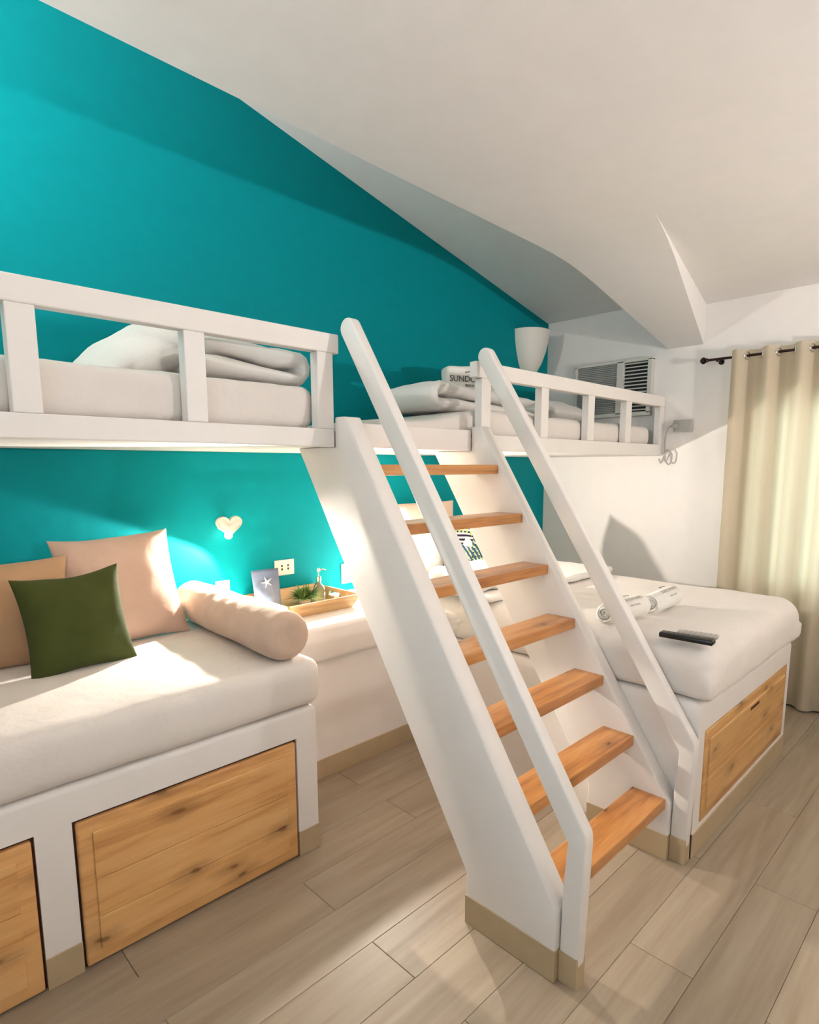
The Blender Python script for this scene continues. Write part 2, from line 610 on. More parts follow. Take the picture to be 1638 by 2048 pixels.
def text_mesh(body, size, extrude=0.0006):
    cu = bpy.data.curves.new('print', 'FONT')
    cu.body = body
    cu.size = size
    cu.extrude = extrude
    cu.resolution_u = 3
    cu.align_x = 'CENTER'
    o = bpy.data.objects.new('print', cu)
    col.objects.link(o)
    dg = bpy.context.evaluated_depsgraph_get()
    me = bpy.data.meshes.new_from_object(o.evaluated_get(dg))
    bpy.data.objects.remove(o); bpy.data.curves.remove(cu)
    bm = BM(); bm.from_mesh(me); bpy.data.meshes.remove(me)
    bmesh.ops.triangulate(bm, faces=bm.faces[:])
    return bm


# ================================================================== THE ROOM
YL = -0.9965            # plane of the loft front
X0, Y0 = -5.2, -5.0     # left wall, wall behind the camera
ZT = 4.15
XK, ZK, SL = -1.344, 2.657, 0.0217


def zA(x):
    return ZK + SL * (XK - x)


def zB(x):
    return 2.70 - 0.2244 * x


# floor with tiles
bm = BM(); box(bm, (X0 - 0.1, Y0 - 0.1, -0.08), (0.1, 0.1, -0.006))
floor = struct('floor', bm, 'grout')
plank_mesh = {}
rows = []
y = -1.12 + 0.1985 * 6
r = 0
while y > Y0:
    y1 = y - 0.1985
    off = -3.262 + (0.6 if r % 2 else 0.0)
    x = off - 1.2 * 4
    while x < 0:
        xa, xb = max(x, X0), min(x + 1.2, 0.0)
        ya, yb = min(y, 0.0), max(y1, Y0)
        if xb - xa > 0.02 and ya - yb > 0.02:
            key = (round(xb - xa, 3), round(ya - yb, 3))
            if key not in plank_mesh:
                b2 = BM(); box(b2, (0.0008, 0.0008, -0.0055), (key[0] - 0.0008, key[1] - 0.0008, 0.0), 0.0012, 1)
                me = bpy.data.meshes.new('plank'); b2.to_mesh(me); b2.free(); me.materials.append(M['floor'])
                plank_mesh[key] = me
            o = bpy.data.objects.new('plank', plank_mesh[key])
            col.objects.link(o); o.parent = floor; o.location = (xa, yb, 0)
        x += 1.2
    y = y1
    r += 1

bm = BM(); box(bm, (X0 - 0.1, 0, -0.08), (0.1, 0.12, ZT))
struct('wall_back', bm, 'teal')

# right wall with window opening
WY0, WY1, WZ0, WZ1 = -1.60, -3.45, 0.74, 1.98
bm = BM()
box(bm, (0, WY0, -0.08), (0.14, 0.0, 2.95))
box(bm, (0, Y0 - 0.1, -0.08), (0.14, WY1, 2.95))
box(bm, (0, WY1, -0.08), (0.14, WY0, WZ0))
box(bm, (0, WY1, WZ1), (0.14, WY0, 2.95))
struct('wall_right', bm, 'wall')
bm = BM()
for (a, b) in (((0.03, WY0, WZ0), (0.09, WY0 - 0.05, WZ1)), ((0.03, WY1, WZ0), (0.09, WY1 + 0.05, WZ1)),
               ((0.03, WY1, WZ0), (0.09, WY0, WZ0 + 0.05)), ((0.03, WY1, WZ1 - 0.05), (0.09, WY0, WZ1)),
               ((0.035, -2.55, WZ0), (0.085, -2.5, WZ1))):
    box(bm, a, b, 0.004, 1)
win = struct('window_1', bm, 'white')
bm = BM(); box(bm, (0.058, WY1 + 0.05, WZ0 + 0.05), (0.062, -2.55, WZ1 - 0.05)); obj('pane', bm, 'pane', win)
bm = BM(); box(bm, (0.058, -2.5, WZ0 + 0.05), (0.062, WY0 - 0.05, WZ1 - 0.05)); obj('pane', bm, 'pane', win)

# left wall with the second window, wall behind the camera
LY0, LY1, LZ0, LZ1 = -1.95, -3.25, 0.75, 2.2
bm = BM()
box(bm, (X0 - 0.14, LY0, -0.08), (X0, 0.0, ZT))
box(bm, (X0 - 0.14, Y0 - 0.1, -0.08), (X0, LY1, ZT))
box(bm, (X0 - 0.14, LY1, -0.08), (X0, LY0, LZ0))
box(bm, (X0 - 0.14, LY1, LZ1), (X0, LY0, ZT))
struct('wall_left', bm, 'darkwall')
bm = BM()
for (a, b) in (((X0 - 0.09, LY0, LZ0), (X0 - 0.03, LY0 - 0.05, LZ1)), ((X0 - 0.09, LY1, LZ0), (X0 - 0.03, LY1 + 0.05, LZ1)),
               ((X0 - 0.09, LY1, LZ0), (X0 - 0.03, LY0, LZ0 + 0.05)), ((X0 - 0.09, LY1, LZ1 - 0.05), (X0 - 0.03, LY0, LZ1))):
    box(bm, a, b, 0.004, 1)
win = struct('window_2', bm, 'white')
bm = BM(); box(bm, (X0 - 0.062, LY1 + 0.05, LZ0 + 0.05), (X0 - 0.058, LY0 - 0.05, LZ1 - 0.05)); obj('pane', bm, 'pane', win)
bm = BM(); box(bm, (X0 - 0.1, Y0 - 0.14, -0.08), (0.14, Y0, 3.2))
struct('wall_front', bm, 'darkwall')

# ceiling: flat part, wedge that dips to the right wall, cheek of the window recess
bm = BM()
DB = 0.30                      # half width of the soft bend where the ceiling starts to dip
SR = -(ZK - 2.368) / 1.344 + SL


def zW(x):
    if x < XK - DB:
        return zA(x)
    if x < XK + DB:
        return zA(x) + SR * (x - XK + DB) ** 2 / (4 * DB)
    return zA(x) + SR * (x - XK)


def ych(x):
    return -1.236 + 0.218 * x


xs_ = [XK - DB + (DB - XK) * i / 20 for i in range(21)]


def quad(*ps):
    bm.faces.new([bm.verts.new(p) for p in ps])


xa = xs_[0]
quad((X0 - 0.1, YL, zA(X0 - 0.1)), (xa, YL, zA(xa)), (xa, ych(xa), zA(xa)), (xa, Y0 - 0.1, zA(xa)), (X0 - 0.1, Y0 - 0.1, zA(X0 - 0.1)))
for p, q in zip(xs_, xs_[1:]):
    quad((p, YL, zW(p)), (q, YL, zW(q)), (q, ych(q), zW(q)), (p, ych(p), zW(p)))
    quad((p, ych(p), zA(p)), (q, ych(q), zA(q)), (q, Y0 - 0.1, zA(q)), (p, Y0 - 0.1, zA(p)))
    if p > xa:
        quad((p, ych(p), zW(p)), (q, ych(q), zW(q)), (q, ych(q), zA(q)), (p, ych(p), zA(p)))
    else:
        bm.faces.new([bm.verts.new(v) for v in ((p, ych(p), zA(p)), (q, ych(q), zW(q)), (q, ych(q), zA(q)))])
    # upstand above the loft front, closing the higher slope
    quad((p, YL, zW(p)), (q, YL, zW(q)), (q, YL, zB(q)), (p, YL, zB(p)))
quad((X0 - 0.1, YL, zA(X0 - 0.1)), (xa, YL, zA(xa)), (xa, YL, zB(xa)), (X0 - 0.1, YL, zB(X0 - 0.1)))
bmesh.ops.remove_doubles(bm, verts=bm.verts[:], dist=0.0005)
ceil = struct('ceiling', bm, 'ceil', 0.25)
bm = BM(); box(bm, (X0 - 0.2, Y0 - 0.2, 3.0), (0.2, YL - 0.01, 3.08)); obj('roof_deck', bm, 'ceil', ceil)
bm = BM()
prism(bm, [(X0 - 0.1, zB(X0 - 0.1)), (0.1, zB(0.1)), (0.1, zB(0.1) + 0.1), (X0 - 0.1, zB(X0 - 0.1) + 0.1)], 'Y', YL - 0.02, 0.05)
obj('sloped_panel', bm, 'ceil', ceil)

# baseboards of the open walls
bm = BM(); box(bm, (-0.012, Y0, 0), (0.0, -0.02, 0.103), 0.002, 1)
struct('baseboard_right', bm, 'skirt')
bm = BM(); box(bm, (X0, Y0, 0), (X0 + 0.012, -1.0, 0.103), 0.002, 1)
struct('baseboard_left', bm, 'skirt')


# ================================================================== LOFT
RT = 0.045
loft = thing('loft_bunk', 'white wooden loft platform with guard rails along the teal wall', 'loft bed', (-2.9, -0.5, 1.62))
bm = BM(); box(bm, (X0 + 0.002, YL + RT, 1.622), (-0.002, -0.002, 1.682)); obj('deck', bm, 'white', loft)
bm = BM(); box(bm, (X0 + 0.002, YL, 1.62), (-2.977, YL + RT, 1.6876), 0.004); obj('fascia', bm, 'white', loft)
bm = BM(); box(bm, (-2.891, YL, 1.62), (-2.165, YL + RT, 1.716), 0.004); obj('fascia', bm, 'white', loft)
bm = BM(); box(bm, (-2.088, YL, 1.62), (-0.003, YL + RT, 1.7), 0.004); obj('fascia', bm, 'white', loft)
bm = BM(); box(bm, (X0 + 0.002, YL - 0.001, 1.966), (-2.95, YL + RT, 2.037), 0.005); lr = obj('guard_rail', bm, 'white', loft)
for xa, xb in ((-4.96, -4.89), (-4.492, -4.422), (-4.023, -3.953), (-3.553, -3.484), (-3.05, -2.978)):
    bm = BM(); box(bm, (xa, YL, 1.6876), (xb, YL + RT, 1.966), 0.003); obj('post', bm, 'white', lr)
bm = BM(); box(bm, (-2.13, YL - 0.001, 1.966), (-0.003, YL + RT, 2.040), 0.005); rr = obj('guard_rail', bm, 'white', loft)
for xa, xb in ((-2.088, -2.018), (-1.576, -1.506), (-1.078, -1.004), (-0.591, -0.516), (-0.07, -0.004)):
    bm = BM(); box(bm, (xa, YL, 1.70), (xb, YL + RT, 1.966), 0.003); obj('post', bm, 'white', rr)

# ================================================================== STAIRS
SM = 1.5486


def ztop(yy):
    return 1.8176 + SM * (yy - YL)


def zlow(yy):
    return 1.2351 + SM * (yy - YL)


stair = thing('staircase', 'steep white staircase with varnished pine treads up to the loft', 'staircase', (-2.53, -1.9, 0))
prof = [(YL - 0.001, 1.732), (-1.052, 1.732), (-2.021, ztop(-2.021)), (-2.021, 0.0), (-1.674, 0.0), (-1.674, zlow(-1.674)),
        (-0.748, 1.6205), (YL - 0.001, 1.6205)]
for xa, xb in ((-2.976, -2.892), (-2.164, -2.0895)):
    bm = BM(); prism(bm, prof, 'X', xa, xb, 0.006); st = obj('stringer', bm, 'white', stair, shade=0.7)
    bm = BM(); box(bm, (xa - 0.003, -2.0225, 0.0), (xb if xa < -2.5 else xb, -1.6725, 0.103), 0.001, 1)
    obj('skirting', bm, 'skirt', st)
for i in range(7):
    zt = 0.2537 + 0.2165 * i
    yf = -2.0066 + 0.141 * i
    bm = BM(); box(bm, (-2.893, yf, zt - 0.042), (-2.163, yf + 0.137, zt), 0.004)
    obj('tread', bm, 'tread', stair, label='varnished knotty pine tread')
dY, dZ = math.cos(math.atan(SM)), math.sin(math.atan(SM))
for xa, xb in ((-2.956, -2.910), (-2.146, -2.100)):
    lo = lambda yy: 2.0667 + SM * (yy - YL)
    hi = lambda yy: 2.204 + SM * (yy - YL)
    cyc, czc = -1.050, 2.1354 + SM * (-1.050 - YL)
    hw = (2.204 - 2.0667) * dY / 2
    pts = [(-2.082, 0.0), (-2.0225, 0.0), (-2.0265, 0.30), (-2.0365, lo(-2.0365))]
    for k in range(0, 9):
        t = -PI / 2 + PI * k / 8
        # semicircle from the lower to the upper edge about the rail direction
        ex = math.cos(t) * hw; ey = math.sin(t) * hw
        pts.append((cyc + dY * ex - dZ * ey, czc + dZ * ex + dY * ey))
    pts += [(-2.094, hi(-2.094)), (-2.098, hi(-2.094) - 0.03)]
    bm = BM(); prism(bm, pts, 'X', xa, xb, 0.008, 3); hr = obj('handrail', bm, 'white', stair, shade=0.6)
    bm = BM(); box(bm, (xa - 0.0015, -2.0845, 0.0), (xb + 0.0015, -2.024, 0.103), 0.001, 1); obj('skirting', bm, 'skirt', hr)


# ================================================================== DAYBED BASE (left)
def pine_door(root, x0, x1, z0, z1, yf, mat, nb, slot=None):
    """front face at y = yf; raised field of boards inside a routed border"""
    bm = BM(); box(bm, (x0, yf, z0), (x1, yf + 0.022, z1), 0.007, 3)
    d = obj('door', bm, mat, root, shade=0.6)
    bd = 0.042
    hts = [0.40, 0.32, 0.28] if nb == 3 else [0.55, 0.45]
    z = z1 - bd
    H = (z1 - z0 - 2 * bd)
    for k, hh in enumerate(hts):
        zb = z - H * hh
        bm = BM(); box(bm, (x0 + bd, yf - 0.006, zb + 0.0006), (x1 - bd, yf + 0.01, z - 0.0006), 0.003, 2)
        obj('board', bm, mat, d)
        z = zb
    if slot:
        bm = BM(); box(bm, (slot[0], yf - 0.0068, slot[2]), (slot[1], yf + 0.002, slot[3]), 0.004, 2)
        obj('finger_slot', bm, 'stain', d)
    return d


YB = -0.9807
dbase = thing('built_in_daybed', 'white built-in daybed plinth with pine doors under the left bunk', 'bed base', (-4.2, -0.5, 0))
bm = BM()
ZS = 0.612
yr_ = YB + 0.05
box(bm, (-5.195, yr_, 0.0), (-3.087, -0.004, 0.498))
box_top(bm, (-5.195, YB, 0.498), (-3.087, -0.004, ZS), 0.022)
for xa, xb in ((-5.195, -4.96), (-4.07, -3.972), (-3.180, -3.087)):
    box(bm, (xa, YB, 0.0), (xb, yr_, 0.498))
obj('body', bm, 'white', dbase, shade=0.6)
bm = BM(); box(bm, (-5.0, YB + 0.012, 0.004), (-3.17, yr_ + 0.005, 0.505)); obj('recess', bm, 'stain', dbase)
for xa, xb in ((-5.195, -4.96), (-4.071, -3.971), (-3.181, -3.084)):
    bm = BM(); box(bm, (xa, YB - 0.003, 0), (xb, YB + 0.04, 0.103), 0.001, 1); obj('skirting', bm, 'skirt', dbase)
bm = BM(); box(bm, (-3.09, YB + 0.03, 0), (-3.083, -0.55, 0.103), 0.001, 1); obj('skirting', bm, 'skirt', dbase)
pine_door(dbase, -3.963, -3.188, 0.008, 0.488, YB - 0.004, 'pine_x', 3)
pine_door(dbase, -4.95, -4.078, 0.008, 0.488, YB - 0.004, 'pine_x', 3)

# mattress on the daybed
bm = BM()
soft_slab(bm, (-5.18, -1.0, 0.612), (-3.058, -0.015, 0.803), 0.055, 70, 36, 8, 0.005, 4.0, 2.0)
dm = obj('daybed_mattress', bm, 'sheet', None, None, 9.0)
tag(dm, 'white sheeted daybed mattress on the plinth below the left bunk', 'mattress')

# cushions on the daybed
o = cushion('cushion', 0.50, 0.49, 0.17, 'pink', (-3.498, -0.245, 0.792), (math.radians(-20), math.radians(-1.5), math.radians(2)), 0.05, seed=4.0)
tag(o, 'large blush pink cushion leaning on the teal wall beside the bolster', 'cushion')
o = cushion('cushion', 0.54, 0.42, 0.15, 'beige', (-3.995, -0.27, 0.792), (math.radians(-17), math.radians(1), math.radians(-2)), 0.05, seed=7.0)
tag(o, 'tan cushion at the left edge behind the green cushion', 'cushion')
o = cushion('cushion', 0.37, 0.385, 0.12, 'green', (-3.757, -0.475, 0.788), (math.radians(-16), math.radians(-3), math.radians(0)), 0.06, seed=11.0, dent=0.02)
tag(o, 'small moss green cushion in front of the two large cushions', 'cushion')

# bolster
bm = BM()
n_, rad = 40, 0.1
A = Vector((-3.150, -0.03, 0.9)); Bv = Vector((-3.182, -0.965, 0.9))
ax = (Bv - A).normalized(); ux = ax.cross(Vector((0, 0, 1))).normalized(); vx = ux.cross(ax)
rings = []
Lb = (Bv - A).length
S = []
for k in range(8):
    t = k / 7
    S.append((0.045 * (1 - math.cos(t * PI / 2)), rad * (0.55 + 0.45 * math.sin(t * PI / 2)) if k else 0.50 * rad))
st_ = [(s, rr) for s, rr in S] + [(0.045 + (Lb - 0.09) * k / 40, rad) for k in range(1, 40)] + [(Lb - s, rr) for s, rr in reversed(S)]
for s, rr in st_:
    ring = []
    for k in range(n_):
        t = 2 * PI * k / n_
        q = A + ax * s + (ux * math.cos(t) + vx * math.sin(t) * 0.97) * rr
        edge = min(1, min(s, Lb - s) / 0.05)
        crease = math.sin((s * 55 + fbm(q, 5, 3) * 7)) * 0.0035 * max(0, math.sin(t * 1.0 + 0.3)) * edge * max(0, 1 - abs(s - 0.45) / 0.4)
        nn = (q - (A + ax * s)).normalized()
        ring.append(bm.verts.new(q + nn * (crease + 0.004 * fbm(q, 9, 5) * edge)))
    rings.append(ring)
for a, b in zip(rings, rings[1:]):
    for i in range(n_):
        bm.faces.new((a[i], a[(i + 1) % n_], b[(i + 1) % n_], b[i]))
for ring, s in ((rings[0], 0.0), (rings[-1], Lb)):
    c = bm.verts.new(A + ax * s)
    for i in range(n_):
        bm.faces.new((ring[i], ring[(i + 1) % n_], c))
o = obj('bolster', bm, 'beige2', None, None, 9.0)
tag(o, 'long round sand-coloured bolster at the right end of the daybed', 'bolster')

# ================================================================== DESK
desk = thing('built_in_desk', 'white plastered built-in desk between the daybed and the stairs', 'desk', (-2.58, -0.3, 0))
bm = BM(); box(bm, (-3.0825, -0.549, 0), (-2.0925, -0.003, 0.63)); obj('body', bm, 'white', desk)
bm = BM(); box(bm, (-3.044, -0.602, 0.614), (-2.0925, -0.003, 0.8), 0.028, 5); obj('top', bm, 'white', desk, shade=0.7)
bm = BM(); box(bm, (-3.0825, -0.555, 0), (-2.0925, -0.54, 0.103), 0.001, 1); obj('skirting', bm, 'skirt', desk)

# tray
tray = thing('serving_tray', 'pale wooden tray with flared sides on the desk', 'tray', (-2.62, -0.22, 0.8))
tx0, tx1, ty0, ty1 = -2.815, -2.425, -0.40, -0.05
fl = 0.035
bm = BM(); box(bm, (tx0, ty0, 0.8005), (tx1, ty1, 0.811), 0.002, 1); obj('base', bm, 'tray', tray)


def side(p0, p1, out, slot=False):
    """flared side from p0 to p1 (xy), leaning towards out"""
    bm = BM()
    a = Vector((*p0, 0)); b = Vector((*p1, 0)); d = (b - a).normalized(); o_ = Vector((*out, 0))
    th = 0.009; z0, z1 = 0.8, 0.873

    def seg(s0, s1, h0, h1):
        def P(s, h, k):
            ext = fl * h
            base = a + d * s + d * (ext * (1 if s > (b - a).length / 2 else -1) if s in (0, (b - a).length) else 0)
            q = base + o_ * (fl * h) - o_ * (th * k)
            return bm.verts.new((q.x, q.y, z0 + (z1 - z0) * h))
        v = [P(s0, h0, 0), P(s1, h0, 0), P(s1, h1, 0), P(s0, h1, 0), P(s0, h0, 1), P(s1, h0, 1), P(s1, h1, 1), P(s0, h1, 1)]
        for f in ((0, 1, 2, 3), (5, 4, 7, 6), (0, 4, 5, 1), (3, 2, 6, 7), (0, 3, 7, 4), (1, 5, 6, 2)):
            bm.faces.new([v[i] for i in f])
    L_ = (b - a).length
    if slot:
        m0, m1 = L_ / 2 - 0.045, L_ / 2 + 0.045
        seg(0, m0, 0, 1); seg(m1, L_, 0, 1); seg(m0, m1, 0, 0.45); seg(m0, m1, 0.72, 1)
    else:
        seg(0, L_, 0, 1)
    obj('side', bm, 'tray', tray)


side((tx0, ty0), (tx1, ty0), (0, -1)); side((tx0, ty1), (tx1, ty1), (0, 1))
side((tx0, ty0), (tx0, ty1), (-1, 0), True); side((tx1, ty0), (tx1, ty1), (1, 0), True)

# slate blue pouch with starfish
po = thing('gift_pouch', 'slate blue pouch with a white starfish leaning in the tray', 'pouch', (-2.755, -0.19, 0.812))
bm = BM()
nx, nz = 10, 12
PR = {}
Rm = Matrix.Translation((-2.782, -0.15, 0.812)) @ Matrix.Rotation(math.radians(-32), 4, 'Z') @ Matrix.Rotation(math.radians(-13), 4, 'X') @ Matrix.Rotation(math.radians(-5), 4, 'Y')
for sgn in (-1, 1):
    for i in range(nx + 1):
        for j in range(nz + 1):
            u = 2 * i / nx - 1; v = j / nz
            th = 0.020 * ((1 - u ** 4) * (1 - v) ** 0.6 * min(1, v * 8 + 0.25)) + 0.0012
            edge = i in (0, nx) or j == nz
            p = Vector((u * 0.07 * (0.93 + 0.07 * v), sgn * (0.001 if edge else th) + 0.003 * fbm((u, v, 0), 3, 2), v * 0.205))
            PR[(sgn, i, j)] = bm.verts.new(Rm @ p)
for i in range(nx):
    for j in range(nz):
        bm.faces.new([PR[(-1, *q)] for q in ((i, j), (i + 1, j), (i + 1, j + 1), (i, j + 1))])
        bm.faces.new([PR[(1, *q)] for q in ((i, j + 1), (i + 1, j + 1), (i + 1, j), (i, j))])
for i in range(nx):
    bm.faces.new((PR[(-1, i, nz)], PR[(-1, i + 1, nz)], PR[(1, i + 1, nz)], PR[(1, i, nz)]))
    bm.faces.new((PR[(1, i, 0)], PR[(1, i + 1, 0)], PR[(-1, i + 1, 0)], PR[(-1, i, 0)]))
for j in range(nz):
    bm.faces.new((PR[(1, 0, j)], PR[(-1, 0, j)], PR[(-1, 0, j + 1)], PR[(1, 0, j + 1)]))
    bm.faces.new((PR[(-1, nx, j)], PR[(1, nx, j)], PR[(1, nx, j + 1)], PR[(-1, nx, j + 1)]))
obj('bag', bm, 'pouch', po, shade=9.0)
bm = BM()
cc = Vector((0.004, -0.0, 0.135))
tips = []
for k in range(10):
    t = PI / 2 + k * PI / 5 + 0.3
    rr_ = 0.032 if k % 2 == 0 else 0.008
    tips.append((cc.x + rr_ * math.cos(t), cc.z + rr_ * math.sin(t)))
v0 = [bm.verts.new(Rm @ Vector((x, -0.0125, z))) for x, z in tips]
v1 = [bm.verts.new(Rm @ Vector((x, -0.0175, z))) for x, z in tips]
ctr = bm.verts.new(Rm @ Vector((cc.x, -0.021, cc.z)))
for k in range(10):
    bm.faces.new((v1[k], v1[(k + 1) % 10], ctr)); bm.faces.new((v0[k], v0[(k + 1) % 10], v1[(k + 1) % 10], v1[k]))
obj('starfish', bm, 'starfish', po)

# sprig plant
pl = thing('sprig_plant', 'small fluffy green sprig plant in the tray', 'plant', (-2.585, -0.19, 0.812))
bm = BM(); lathe(bm, [(0.0, 0.001), (0.030, 0.001), (0.036, 0.03), (0.033, 0.03), (0.029, 0.022), (0.0, 0.022)], (-2.585, -0.19, 0.811), 16)
obj('pot', bm, 'silver', pl, shade=0.6)
bm = BM()
rng = random.Random(3)
for k in range(340):
    a_ = rng.uniform(0, 2 * PI); el = rng.uniform(0.05, 1.3); L_ = rng.uniform(0.055, 0.125)
    b0 = Vector((-2.585 + rng.uniform(-0.02, 0.02), -0.19 + rng.uniform(-0.02, 0.02), 0.836))
    d = Vector((math.cos(a_) * math.cos(el), math.sin(a_) * math.cos(el), math.sin(el) * 0.75))
    sd = d.cross(Vector((0, 0, 1))).normalized() * rng.uniform(0.0025, 0.006)
    mid = b0 + d * L_ * 0.6 + Vector((0, 0, 0.006)); tip = b0 + d * L_ - Vector((0, 0, 0.006))
    v = [bm.verts.new(q) for q in (b0 - sd * 0.4, b0 + sd * 0.4, mid + sd, tip, mid - sd)]
    bm.faces.new((v[0], v[1], v[2], v[4])); bm.faces.new((v[4], v[2], v[3]))
lf = obj('foliage', bm, 'leaf', pl)
lf['kind'] = 'stuff'

# glass bottle with pump
bo = thing('pump_bottle', 'clear glass pump bottle standing in the tray', 'bottle', (-2.49, -0.19, 0.811))
c = (-2.49, -0.19, 0.8115)
bm = BM(); lathe(bm, [(0.0, 0.0), (0.030, 0.0), (0.034, 0.004), (0.035, 0.05), (0.031, 0.075), (0.016, 0.098), (0.012, 0.104), (0.012, 0.122),
                      (0.0095, 0.122), (0.0095, 0.104), (0.013, 0.096), (0.028, 0.073), (0.032, 0.05), (0.031, 0.006), (0.0, 0.006)], c, 28)
obj('bottle_body', bm, 'glass', bo, shade=0.8)
bm = BM(); lathe(bm, [(0.0, 0.137), (0.0135, 0.137), (0.0138, 0.112), (0.0125, 0.112)], c, 18)
lathe(bm, [(0.004, 0.137), (0.004, 0.165)], c, 10)
obj('collar', bm, 'chrome', bo, shade=0.6)
bm = BM(); lathe(bm, [(0.0, 0.182), (0.009, 0.182), (0.010, 0.165), (0.0, 0.165)], c, 14)
tube(bm, [(c[0] + 0.004, c[1] - 0.002, c[2] + 0.174), (c[0] + 0.022, c[1] - 0.012, c[2] + 0.176), (c[0] + 0.036, c[1] - 0.018, c[2] + 0.170)], 0.004, 8)
obj('pump_head', bm, 'chrome', bo, shade=0.6)

# folded card
bm = BM()
prism(bm, [(-2.435, 0.8115), (-2.375, 0.8115), (-2.368, 0.822), (-2.405, 0.852), (-2.443, 0.822)], 'Y', -0.262, -0.258)
bmesh.ops.rotate(bm, verts=bm.verts[:], cent=(-2.4, -0.26, 0.8115), matrix=Matrix.Rotation(math.radians(-28), 3, 'X'))
o = obj('folded_card', bm, 'paper'); tag(o, 'small folded white card at the right end of the tray', 'card')
bm = BM(); box(bm, (-2.385, -0.16, 0.8005), (-2.30, -0.10, 0.8035), 0.0008, 1)
o = obj('paper_slip', bm, 'paper'); tag(o, 'white paper slip on the desk behind the tray by the stairs', 'paper')


# ================================================================== WALL PLATES
def plate(name, label, cat, x0, x1, z0, z1, kind):
    t = thing(name, label, cat, ((x0 + x1) / 2, -0.004, z0))
    bm = BM(); box(bm, (x0, -0.009, z0), (x1, -0.0005, z1), 0.003, 2); obj('cover', bm, 'plastic', t)
    if kind == 'outlet':
        for fx in (0.36, 0.68):
            for fz in (0.40, 0.62):
                cx = x0 + (x1 - x0) * fx; cz = z0 + (z1 - z0) * fz
                bm = BM(); box(bm, (cx - 0.0055, -0.0098, cz - 0.006), (cx + 0.0055, -0.008, cz + 0.006), 0.0008, 1)
                obj('socket_hole', bm, 'slot', t)
    elif kind == 'switch':
        cx = (x0 + x1) / 2; cz = (z0 + z1) / 2
        bm = BM(); box(bm, (cx - 0.012, -0.0125, cz - 0.02), (cx + 0.012, -0.008, cz + 0.02), 0.002, 2); obj('rocker', bm, 'plastic', t)
    return t


plate('wall_outlet', 'white double socket plate on the teal wall above the tray', 'outlet', -2.652, -2.527, 0.945, 1.032, 'outlet')
plate('light_switch', 'white switch plate on the teal wall beside the bolster', 'switch', -3.003, -2.925, 0.845, 0.962, 'switch')
plate('light_switch', 'white switch plate beside the left edge of the staircase', 'switch', -2.188, -2.07, 0.838, 0.962, 'switch')


# ================================================================== HEART LAMPS
def heart_lamp(cx, cz, label, aim, energy, out=0.09, cone=168):
    t = thing('heart_sconce', label, 'lamp', (cx, -0.01, cz), 'heart-shaped wall lamps')
    bm = BM()
    pts = []
    for k in range(40):
        a = 2 * PI * k / 40
        hx = 16 * math.sin(a) ** 3
        hz = 13 * math.cos(a) - 5 * math.cos(2 * a) - 2 * math.cos(3 * a) - math.cos(4 * a)
        pts.append((hx / 16 * 0.072, hz / 16 * 0.062))
    rings = []
    for s, yy in ((1.0, -0.070), (1.0, -0.078), (0.93, -0.086), (0.84, -0.083), (0.5, -0.079), (0.1, -0.078)):
        rings.append([bm.verts.new((cx + x * s, yy, cz + 0.03 + z * s)) for x, z in pts])
    for a, b in zip(rings, rings[1:]):
        for i in range(40):
            bm.faces.new((a[i], a[(i + 1) % 40], b[(i + 1) % 40], b[i]))
    bm.faces.new(rings[-1]); bm.faces.new(rings[0][::-1])
    obj('heart_plate', bm, 'frost', t, shade=0.7)
    bm = BM(); tube(bm, [(cx, -0.001, cz + 0.03), (cx, -0.07, cz + 0.03)], 0.012, 12)
    lathe_pts = [(0.0, 0), (0.03, 0)]
    tube(bm, [(cx, -0.001, cz + 0.03), (cx, -0.012, cz + 0.03)], 0.032, 20)
    obj('bracket', bm, 'plastic', t, shade=0.7)
    bm = BM()
    bmesh.ops.create_uvsphere(bm, u_segments=16, v_segments=10, radius=0.020, matrix=Matrix.Translation((cx, -0.062, cz - 0.022)))
    obj('bulb', bm, 'bulb', t, shade=9.0)
    bm = BM(); tube(bm, [(cx, -0.062, cz - 0.005), (cx, -0.062, cz + 0.03)], 0.010, 12); obj('lamp_holder', bm, 'plastic', t, shade=0.7)
    light('heart_sconce_light', 'SPOT', (cx, -out, cz - 0.045), energy, (1.0, 0.90, 0.80), shadow_soft_size=0.012,
          spot_size=math.radians(cone), spot_blend=0.10, aim=aim)
    return t


heart_lamp(-2.948, 1.225, 'lit heart-shaped wall lamp over the desk end of the daybed', (-0.6, -0.53, -0.6), 70, 0.09, 142)
heart_lamp(-2.06, 1.25, 'lit heart-shaped wall lamp behind the staircase near the bed pillows', (0.35, -0.75, -0.50), 64, 0.13)


